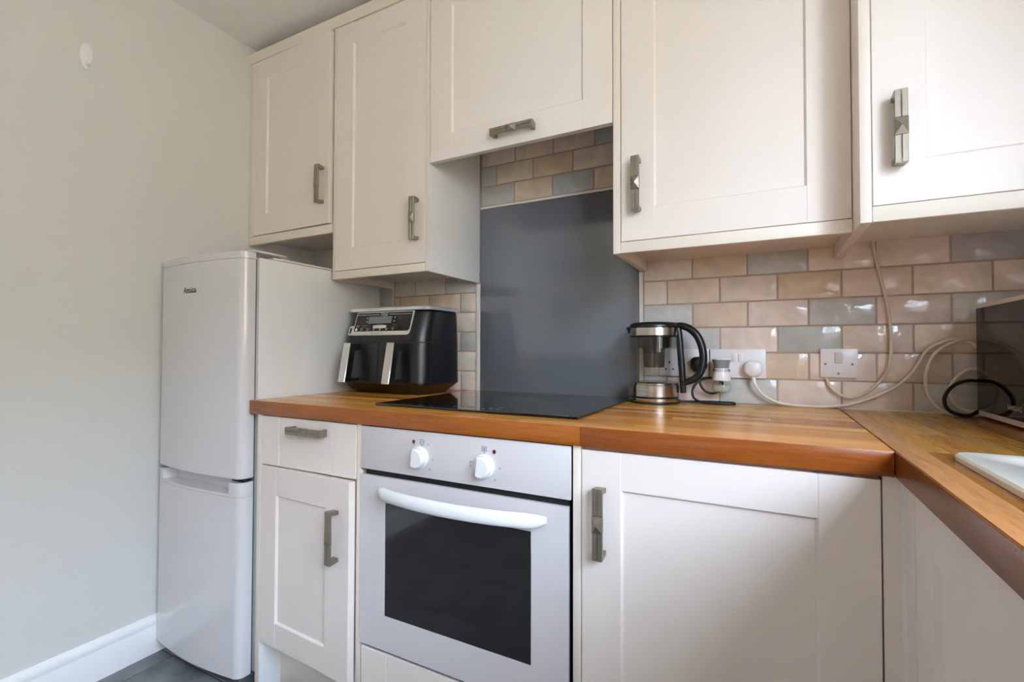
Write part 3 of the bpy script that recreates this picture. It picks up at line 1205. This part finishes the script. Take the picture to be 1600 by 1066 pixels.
def af_ring(z, hw, yf, yb, rf=.055, rb_=.035, grow=0.):
    return [(p[0], p[1], z) for p in rrect(CX - hw - grow, CX + hw + grow, yf - grow, yb + grow, (rf, rf, rb_, rb_), 8)]


BODY = [(.9125, .158, -.262, -.080), (.921, .166, -.275, -.075), (.948, .198, -.302, -.062), (.952, .199, -.303, -.061), (1.105, .196, -.294, -.062),
        (1.125, .1955, -.2915, -.062), (1.205, .192, -.262, -.063), (1.209, .189, -.258, -.065)]
af_body = part('body', loft(NB(), [af_ring(*a) for a in BODY]), 'blackpl', af, ang=.5)
part('lid', loft(NB(), [af_ring(1.2095, .186, -.256, -.066), af_ring(1.2115, .198, -.270, -.058, .05), af_ring(1.2215, .200, -.272, -.057, .05), af_ring(1.2255, .197, -.268, -.060, .05)]),
     'silver', af, ang=.5, label='silver top lid')
for sx_ in (-1, 1):
    for yy in (-.24, -.10):
        part('foot', lathe(NB(), [(.012, .9102), (.012, .9126)], (CX + sx_ * .13, yy), 16), 'blackpl', af)


def body_at(z):
    for a, c_ in zip(BODY[:-1], BODY[1:]):
        if a[0] <= z <= c_[0]:
            t = (z - a[0]) / (c_[0] - a[0])
            return [a[i] + (c_[i] - a[i]) * t for i in range(1, 4)]
    return BODY[-1][1:]


def drawer_ring(z, side, g):
    hw, yf, yb = body_at(z)
    rng = [p for p in rrect(CX - hw - g, CX + hw + g, yf - g, yb, (.055, .055, .03, .03), 8)]
    if side == 'l':
        front = rng[0:9]          # back side of the left corner round to the front
        pts = front + [(CX - .0012, yf - g), (CX - .0012, yf + .03), (CX - hw + .05, yf + .05)]
    else:
        front = rng[9:18]
        pts = [(CX + .0012, yf + .03), (CX + .0012, yf - g)] + front + [(CX + hw - .05, yf + .05)]
    return [(p[0], p[1], z) for p in pts]


for sd in 'lr':
    s = -1 if sd == 'l' else 1
    dw = part('drawer', loft(NB(), [drawer_ring(.9535, sd, -.0005), drawer_ring(.956, sd, .0022), drawer_ring(1.094, sd, .0022), drawer_ring(1.0985, sd, -.001)]), 'blackpl', af, ang=.5)
    hx = CX + s * .101
    # handle: chrome face on a black D-shaped grip
    b = NB()
    pr = [(-.292, 1.091), (-.345, 1.091), (-.371, .957), (-.3075, .957), (-.3075, .968), (-.343, .968), (-.325, 1.066), (-.296, 1.070)]
    prism(b, pr, 0, hx - .0145, hx + .0145)
    part('handle', b, 'blackgl', dw, ang=.3)
    b = NB()
    pr = [(-.3452, 1.0935), (-.3500, 1.0935), (-.3770, .9545), (-.3716, .9545)]
    prism(b, pr, 0, hx - .0165, hx + .0165)
    bmesh.ops.bevel(b, geom=b.edges[:], offset=.0014, segments=2, affect='EDGES')
    part('handle_plate', b, 'chrome', dw, label='polished chrome handle face')

# sloping control panel
za, zb = 1.122, 1.2085
ya = body_at(za)[1]
yb = body_at(zb - .004)[1]
ya0, yb0 = ya - .0005, yb - .0015
Pu = Vector((1, 0, 0))
Pv = (Vector((0, yb0, zb)) - Vector((0, ya0, za)))
PH = Pv.length
Pv.normalize()
Pw = Pu.cross(Pv)
Po = Vector((CX - .135, ya0, za))
pp = plane_place(Po, Pu, Pv, Pw)     # u 0..0.27, v 0..PH


def plate(uv, w0, w1, m, name, parent, label=None, ang=.3):
    b = NB()
    loft(b, [[pp(u, v, w0) for u, v in uv], [pp(u, v, w1) for u, v in uv]])
    return part(name, b, m, parent, label=label, ang=ang)


def rr2(u0, u1, v0, v1, r, n=5):
    return rrect(u0, u1, v0, v1, (r, r, r, r), n)


cpn = plate(rrect(0, .27, 0, PH, (.004, .014, .002, .002), 5), -.004, .0012, 'panelgrey', 'control_panel', af, 'champagne framed control panel')
plate(rrect(.0045, .2655, .0150, PH - .004, (.006, .010, .002, .002), 5), .0012, .0022, 'blackgl', 'screen', cpn)
# side loop at the left end of the frame, with its slot
plate(rrect(-.022, .001, .001, .038, (.005, .002, .002, .010), 5), -.006, .0011, 'panelgrey', 'side_loop', cpn)
plate(rr2(-.0165, -.0085, .007, .030, .0038), .0011, .0016, 'hole', 'loop_slot', cpn)
plate(rrect(.066, .176, .045, .072, (.002,) * 4, 3), .0022, .0026, 'lcd', 'display', cpn)
plate(rr2(.094, .158, .0265, .0375, .0054), .0022, .0028, 'cream', 'button', cpn)
plate(rr2(.010, .021, .0165, .0275, .0054), .0022, .0028, 'cream', 'power_button', cpn)
plate([(.005, PH - .0125), (.112, PH - .0125), (.112, PH - .0110), (.005, PH - .0110)], .0022, .0025, 'panelgrey', 'trim_line', cpn)
plate([(.158, PH - .0125), (.265, PH - .0125), (.265, PH - .0110), (.158, PH - .0110)], .0022, .0025, 'panelgrey', 'trim_line', cpn)
b = NB()


def tick(b, u0, u1, v0, v1):
    vs = [b.verts.new(pp(u, v, .0025)) for u, v in ((u0, v0), (u1, v0), (u1, v1), (u0, v1))]
    b.faces.new(vs)


for i in range(6):
    u = .034 + i * .030
    tick(b, u, u + .014, .0245, .0262)
    tick(b, u + .004, u + .010, .0180, .0225)
for u in (.040, .052, .186, .200):
    tick(b, u, u + .010, .0305, .0312)
    tick(b, u, u + .010, .0375, .0382)
for i in range(3):
    tick(b, .012, .026, .0315 + i * .0035, .0326 + i * .0035)
for v in (.05, .064):
    tick(b, .056, .062, v, v + .005)
    tick(b, .186, .192, v, v + .005)
tick(b, .11, .142, .0400, .0410)
part('icons', b, 'iconw', cpn)
plate(rr2(.208, .216, .056, .064, .0038), .0022, .0026, 'iconr', 'stop_icon', cpn)
text_mesh('Ninja', .0165, 'iconw', 'lettering', cpn, lambda a, c_, d: pp(.135 + a, PH - .0115 + c_, .0024 + d), label='pale brand lettering', shear=.25, offset=.0004)
text_mesh('SMART COOK SYSTEM', .0052, 'inkdark', 'lettering', cpn, lambda a, c_, d: pp(.120 + a, .0070 + c_, .0013 + d))

# ------------------------------------------------------------------ kettle
KC = (1.494, -.088)
kt = thing('kettle', 'glass and steel kettle with a black handle beside the hob', 'kettle', (KC[0], KC[1], .910))
part('power_base', lathe(NB(), [(.072, .9102), (.0755, .912), (.0755, .9175)], KC, 48), 'blackpl', kt)
part('base_ring', lathe(NB(), [(.0748, .9176), (.0752, .9185), (.0748, .9265), (.073, .9275)], KC, 48), 'steel', kt)
part('base_gap', lathe(NB(), [(.072, .9277), (.072, .9315)], KC, 48), 'blackpl', kt)
stl = part('steel_band', lathe(NB(), [(.0735, .9317), (.0745, .9325), (.0745, .9655), (.0735, .9665)], KC, 48), 'steel', kt, label='polished steel lower band')
part('body_glass', loft(NB(), [[(KC[0] + r_ * math.cos(2 * PI * i / 48), KC[1] + r_ * math.sin(2 * PI * i / 48), z) for i in range(48)] for r_, z in
                               ((.0738, .9668), (.0748, .985), (.0748, 1.05), (.0735, 1.1105))], False), 'kglass', kt)
part('heater_plate', lathe(NB(), [(.0715, .9668), (.0715, .972), (.069, .974)], KC, 48), 'steel', kt)
part('upper_ring', lathe(NB(), [(.0735, 1.1107), (.0742, 1.112), (.0742, 1.1145)], KC, 48), 'blackpl', kt)
part('rim_band', lathe(NB(), [(.0735, 1.1147), (.0725, 1.137)], KC, 48), 'steel', kt, label='polished steel upper band')
part('lid', lathe(NB(), [(.0735, 1.1372), (.0738, 1.144), (.0715, 1.150), (.062, 1.1545), (.03, 1.156)], KC, 48), 'blackpl', kt, ang=1.)
prism_b = NB()
prism(prism_b, [(KC[0] - .070, 1.144), (KC[0] - .070, 1.120), (KC[0] - .0755, 1.122), (KC[0] - .0835, 1.1395), (KC[0] - .0835, 1.142)], 1, KC[1] - .012, KC[1] + .012)
part('spout', prism_b, 'blackpl', kt)
part('filter', lathe(lathe(NB(), [(.050, 1.078), (.053, 1.110)], KC, 32), [(.030, 1.018), (.034, 1.076), (.048, 1.0778)], KC, 32), 'filter', kt, label='smoky water filter hanging inside')
hx, hy = KC[0] + .074, KC[1] - .004
b = NB()
tube(b, [(1.546, hy, 1.143), (1.5625, hy, 1.139), (1.568, hy, 1.115), (1.5735, hy, 1.046), (1.5775, hy, .985), (1.579, hy, .943)], lambda t: .0085 + .0015 * math.sin(PI * t), 12, 6)
tube(b, [(1.545, hy, 1.142), (1.562, hy, 1.1435), (1.578, hy, 1.143), (1.600, hy, 1.133), (1.619, hy, 1.113), (1.631, hy, 1.085), (1.636, hy, 1.051), (1.632, hy, 1.018), (1.622, hy, .997), (1.604, hy, .982), (1.577, hy, .972)],
     lambda t: .0095 + .002 * math.sin(PI * t), 12, 6, sx=1.15)
part('handle', b, 'blackpl', kt, ang=1.2)


def kettle_text(body, size, z, ang0=-1.82):
    rr = .0747

    def place(a, c_, d):
        th = ang0 + a / rr
        return (KC[0] + (rr + d) * math.cos(th), KC[1] + (rr + d) * math.sin(th), z + c_)
    text_mesh(body, size, 'iconw', 'lettering', stl, place)


kettle_text('Russell', .0125, .9535)
kettle_text('Hobbs', .0125, .943)


# ------------------------------------------------------------------ sockets and plugs
def outlet(x0, x1, z0, z1, label, sw):
    t = thing('socket_outlet', label, 'socket', ((x0 + x1) / 2, -.001, z0))
    pl = part('plate', bx(NB(), x0, x1, -.0095, -.001, z0, z1, .002), 'socket', t)
    for a, b_, c_, d in sw:
        part('switch', bx(NB(), a, b_, -.0125, -.0096, c_, d, .0012), 'socket', t)
    xm = (x0 + x1) / 2
    for sx_ in (-.043, .043):
        b = NB()
        for dx, dz, w_, h_ in ((0, .010, .004, .008), (-.0111, -.0115, .0065, .004), (.0111, -.0115, .0065, .004)):
            bx(b, xm + sx_ + dx - w_ / 2, xm + sx_ + dx + w_ / 2, -.0099, -.0096, 1.022 + dz - h_ / 2, 1.022 + dz + h_ / 2)
        part('pin_holes', b, 'hole', t)
    b = NB()
    for sx_ in (-.0605, .0605):
        disc_y(b, (xm + sx_, 1.030), .003, -.0096, -.0103, 12)
    part('screws', b, 'brass', t)
    return t


outlet(1.4955, 1.6425, .9885, 1.0745, 'white double wall socket half hidden behind the kettle', [(1.5545, 1.5675, 1.035, 1.062), (1.5705, 1.5835, 1.035, 1.062)])
outlet(1.6465, 1.7985, .9875, 1.0740, 'white double wall socket between the kettle and the fused switch', [(1.7085, 1.7215, 1.035, 1.062), (1.7255, 1.7385, 1.035, 1.062)])

t = thing('fused_switch', 'square white fused wall switch with a cream cable below it', 'switch', (1.9762, -.001, .9955))
part('plate', bx(NB(), 1.9330, 2.0195, -.0095, -.001, .9955, 1.0755, .002), 'socket', t)
part('rocker', bx(NB(), 1.9667, 1.9853, -.0130, -.0096, 1.0365, 1.0665, .0012), 'switchp', t, label='pinkish rocker switch')
b = NB()
bx(b, 1.9612, 1.9885, -.0110, -.0096, 1.0085, 1.0225, .0006, 1)
part('fuse_holder', b, 'socket', t)
b = NB()
for x, z, r_ in ((1.9445, 1.033, .0028), (2.0065, 1.033, .0028), (1.9752, 1.0072, .0025)):
    disc_y(b, (x, z), r_, -.0096, -.0118, 14)
part('screws', b, 'brass', t)


def plug(cx, cz, m, label):
    t = thing('plug', label, 'plug', (cx, -.0096, cz))
    b = NB()
    n = 28

    def ring(s, y):
        out = []
        for i in range(n):
            a = 2 * PI * i / n
            x, z = math.cos(a), math.sin(a)
            k = (abs(x) ** 3 + abs(z) ** 3) ** (-1 / 3)
            wdt = .0245 if z > -.3 else .0245 * (1 - .35 * (-z - .3))
            out.append((cx + x * k * wdt * s, y, cz + z * k * .0245 * s))
        return out
    loft(b, [ring(.96, -.0128), ring(1, -.016), ring(1, -.026), ring(.93, -.034), ring(.78, -.038)])
    part('body', b, m, t, ang=.9)
    part('cord_grip', tube(NB(), [(cx, -.026, cz - .020), (cx + .002, -.027, cz - .032), (cx + .004, -.028, cz - .042)], lambda q: .0065 - .0022 * q, 10), m, t)
    return t


plug(1.7650, 1.0165, 'socket', 'white plug in the right half of the wall socket')
plug(1.6150, 1.0265, 'blackpl', 'black plug behind the kettle handle')

# air freshener plugged in beside the white plug
a_c = (1.681, -.047)
t = thing('air_freshener', 'plug-in air freshener with a grey cap and small oil bottle', 'air freshener', (a_c[0], -.0096, .946))
part('plug_block', bx(NB(), 1.664, 1.698, -.034, -.0128, 1.000, 1.034, .003), 'socket', t)
wb = part('holder', lathe(NB(), [(.0255, .981), (.0262, .984), (.0225, 1.008), (.0205, 1.0175)], a_c, 28), 'socket', t, ang=.9)
b = NB()
for i in range(13):
    a = -PI * .98 + PI * .96 * i / 12
    x, y = a_c[0] + .0219 * math.cos(a), a_c[1] + .0219 * math.sin(a)
    mxx = Matrix.Translation((x, y, 1.0105)) @ Matrix.Rotation(a + PI / 2, 4, 'Z') @ Matrix.Diagonal((.0011, .0022, .0085, 1))
    bmesh.ops.create_cube(b, size=1, matrix=mxx)
part('vents', b, 'hole', wb)
part('cap', lathe(NB(), [(.0207, 1.0178), (.0215, 1.028), (.0255, 1.040), (.0262, 1.0425)], a_c, 28), 'greytop', t, ang=.9, label='grey twist cap')
part('cap_top', lathe(NB(), [(.0258, 1.0427), (.0245, 1.0455), (.015, 1.0465)], a_c, 28), 'socket', t, ang=.9)
part('bottle', lathe(NB(), [(.020, .9445), (.0245, .9475), (.0265, .958), (.0262, .970), (.020, .9805)], a_c, 28), 'glass', t, ang=1.)
part('oil', lathe(NB(), [(.018, .9475), (.0225, .950), (.024, .958), (.0235, .967)], a_c, 28), 'liquid', t, ang=1.)

# ------------------------------------------------------------------ cables
ZL = .9135
tag(part('cable', tube(NB(), [(2.055, -.012, 1.372), (2.056, -.010, 1.350), (2.060, -.010, 1.323), (2.068, -.010, 1.28), (2.080, -.010, 1.22), (2.089, -.011, 1.152), (2.091, -.013, 1.084), (2.088, -.014, 1.042),
    (2.078, -.015, 1.008), (2.058, -.016, .979), (2.030, -.016, .954), (1.999, -.016, .942), (1.972, -.014, .953), (1.954, -.011, .973), (1.947, -.0065, .9945)], .0037, 10), 'cordc'),
    'cream cable looping from the fused switch up to the corner cabinet', 'cable')
tag(part('cable', tube(NB(), [(1.7690, -.028, .9745), (1.777, -.030, .959), (1.790, -.026, .942), (1.813, -.022, .927), (1.838, -.020, .9185), (1.882, -.018, .9142), (1.935, -.018, .9148), (1.984, -.018, .921), (2.029, -.018, .936),
    (2.071, -.019, .958), (2.105, -.020, .982), (2.131, -.020, 1.013), (2.147, -.020, 1.040), (2.157, -.020, 1.063), (2.170, -.021, 1.079), (2.189, -.022, 1.090), (2.206, -.024, 1.098), (2.225, -.027, 1.098),
    (2.250, -.030, 1.086), (2.280, -.031, 1.050), (2.31, -.032, 1.0), (2.345, -.034, .96), (2.39, -.034, .95)], .0038, 10), 'cordw'),
    'white cable curving from the white plug along the tiles behind the microwave', 'cable')
tag(part('cable', tube(NB(), [(2.40, -.012, 1.02), (2.345, -.010, 1.07), (2.30, -.012, 1.092), (2.262, -.018, 1.098), (2.230, -.034, 1.098), (2.206, -.038, 1.090), (2.184, -.040, 1.074), (2.169, -.041, 1.056), (2.160, -.042, 1.032),
    (2.154, -.042, 1.0), (2.157, -.042, .968), (2.166, -.044, .943), (2.181, -.046, .925), (2.199, -.047, .9150), (2.222, -.047, .9138), (2.249, -.044, .9140), (2.28, -.040, .919), (2.30, -.036, .945), (2.302, -.03, .99),
    (2.285, -.02, 1.02), (2.250, -.020, 1.026), (2.230, -.028, 1.018), (2.212, -.034, .999), (2.203, -.036, .977), (2.205, -.034, .955), (2.214, -.030, .937), (2.230, -.026, .925), (2.260, -.020, .917), (2.33, -.014, .916), (2.40, -.012, .916)], .0038, 10), 'cordw'),
    'coiled white cable with two loops at the microwave corner', 'cable')
tag(part('cable', tube(NB(), [(2.36, -.006, .93), (2.31, -.008, .96), (2.27, -.022, .99), (2.246, -.050, .998), (2.229, -.058, .998), (2.212, -.060, .992), (2.196, -.060, .977), (2.186, -.060, .956), (2.187, -.060, .937), (2.196, -.060, .923),
    (2.212, -.060, .9155), (2.233, -.059, .9150), (2.253, -.0475, .9255), (2.275, -.026, .932), (2.33, -.008, .921), (2.40, -.006, .92)], .0042, 10), 'blackcord'),
    'black cable loop lying against the microwave front corner', 'cable')
tag(part('cable', tube(NB(), [(1.6190, -.028, .985), (1.6195, -.032, .972), (1.624, -.034, .959), (1.636, -.036, .946), (1.652, -.030, .940), (1.668, -.018, .944), (1.682, -.014, .958), (1.680, -.012, .974), (1.662, -.014, .984), (1.642, -.022, .986), (1.624, -.040, .981),
    (1.608, -.048, .966), (1.600, -.052, .947), (1.604, -.058, .928), (1.622, -.062, .9165), (1.650, -.064, .9142), (1.686, -.060, .9140), (1.711, -.052, .9140), (1.716, -.040, .9142), (1.700, -.032, .9145), (1.660, -.032, .9145), (1.620, -.040, .9145), (1.592, -.055, .9145), (1.567, -.066, .9150)], .0036, 10), 'blackcord'),
    'black kettle cord coiled on the worktop behind the kettle', 'cord')

# ------------------------------------------------------------------ microwave
mwv = thing('microwave', 'white microwave with a black glass front in the right corner', 'microwave', (2.42, -.30, .910))
MX, MY0, MY1, MZ0, MZ1 = 2.2495, -.560, -.0565, .9195, 1.1825
part('shell', bx(NB(), MX + .018, 2.605, MY0, MY1, MZ0, MZ1, .003), 'mwbody', mwv)
for xx in (MX + .05, 2.57):
    for yy in (MY0 + .05, MY1 - .05):
        part('foot', lathe(NB(), [(.014, .9102), (.014, .9193)], (xx, yy), 16), 'blackpl', mwv)
dd = part('door', bx(NB(), MX, MX + .0175, MY0 + .12, MY1, MZ0 - .003, MZ1, .0015), 'mwbody', mwv)
part('door_glass', bx(NB(), MX - .0022, MX - .0002, MY0 + .122, MY1 + .0005, .9285, 1.1725, .0006, 1), 'mwglass', dd, label='black mirror-like door glass')
cpm = part('control_panel', bx(NB(), MX - .001, MX + .0175, MY0, MY0 + .118, MZ0 - .003, MZ1, .0015), 'mwglass', mwv)
part('dial', loft(NB(), [[(x, MY0 + .06 + r_ * math.cos(2 * PI * i / 24), 1.0 + r_ * math.sin(2 * PI * i / 24)) for i in range(24)] for x, r_ in ((MX - .001, .02), (MX - .018, .0185), (MX - .02, .017))]), 'mwbody', cpm)
text_mesh('SAMSUNG', .0145, 'iconw', 'lettering', dd, plane_place((MX - .0022, -.2505, .9518), (0, -1, 0), (0, 0, 1), (-1, 0, 0)), label='pale brand lettering', offset=.0003)
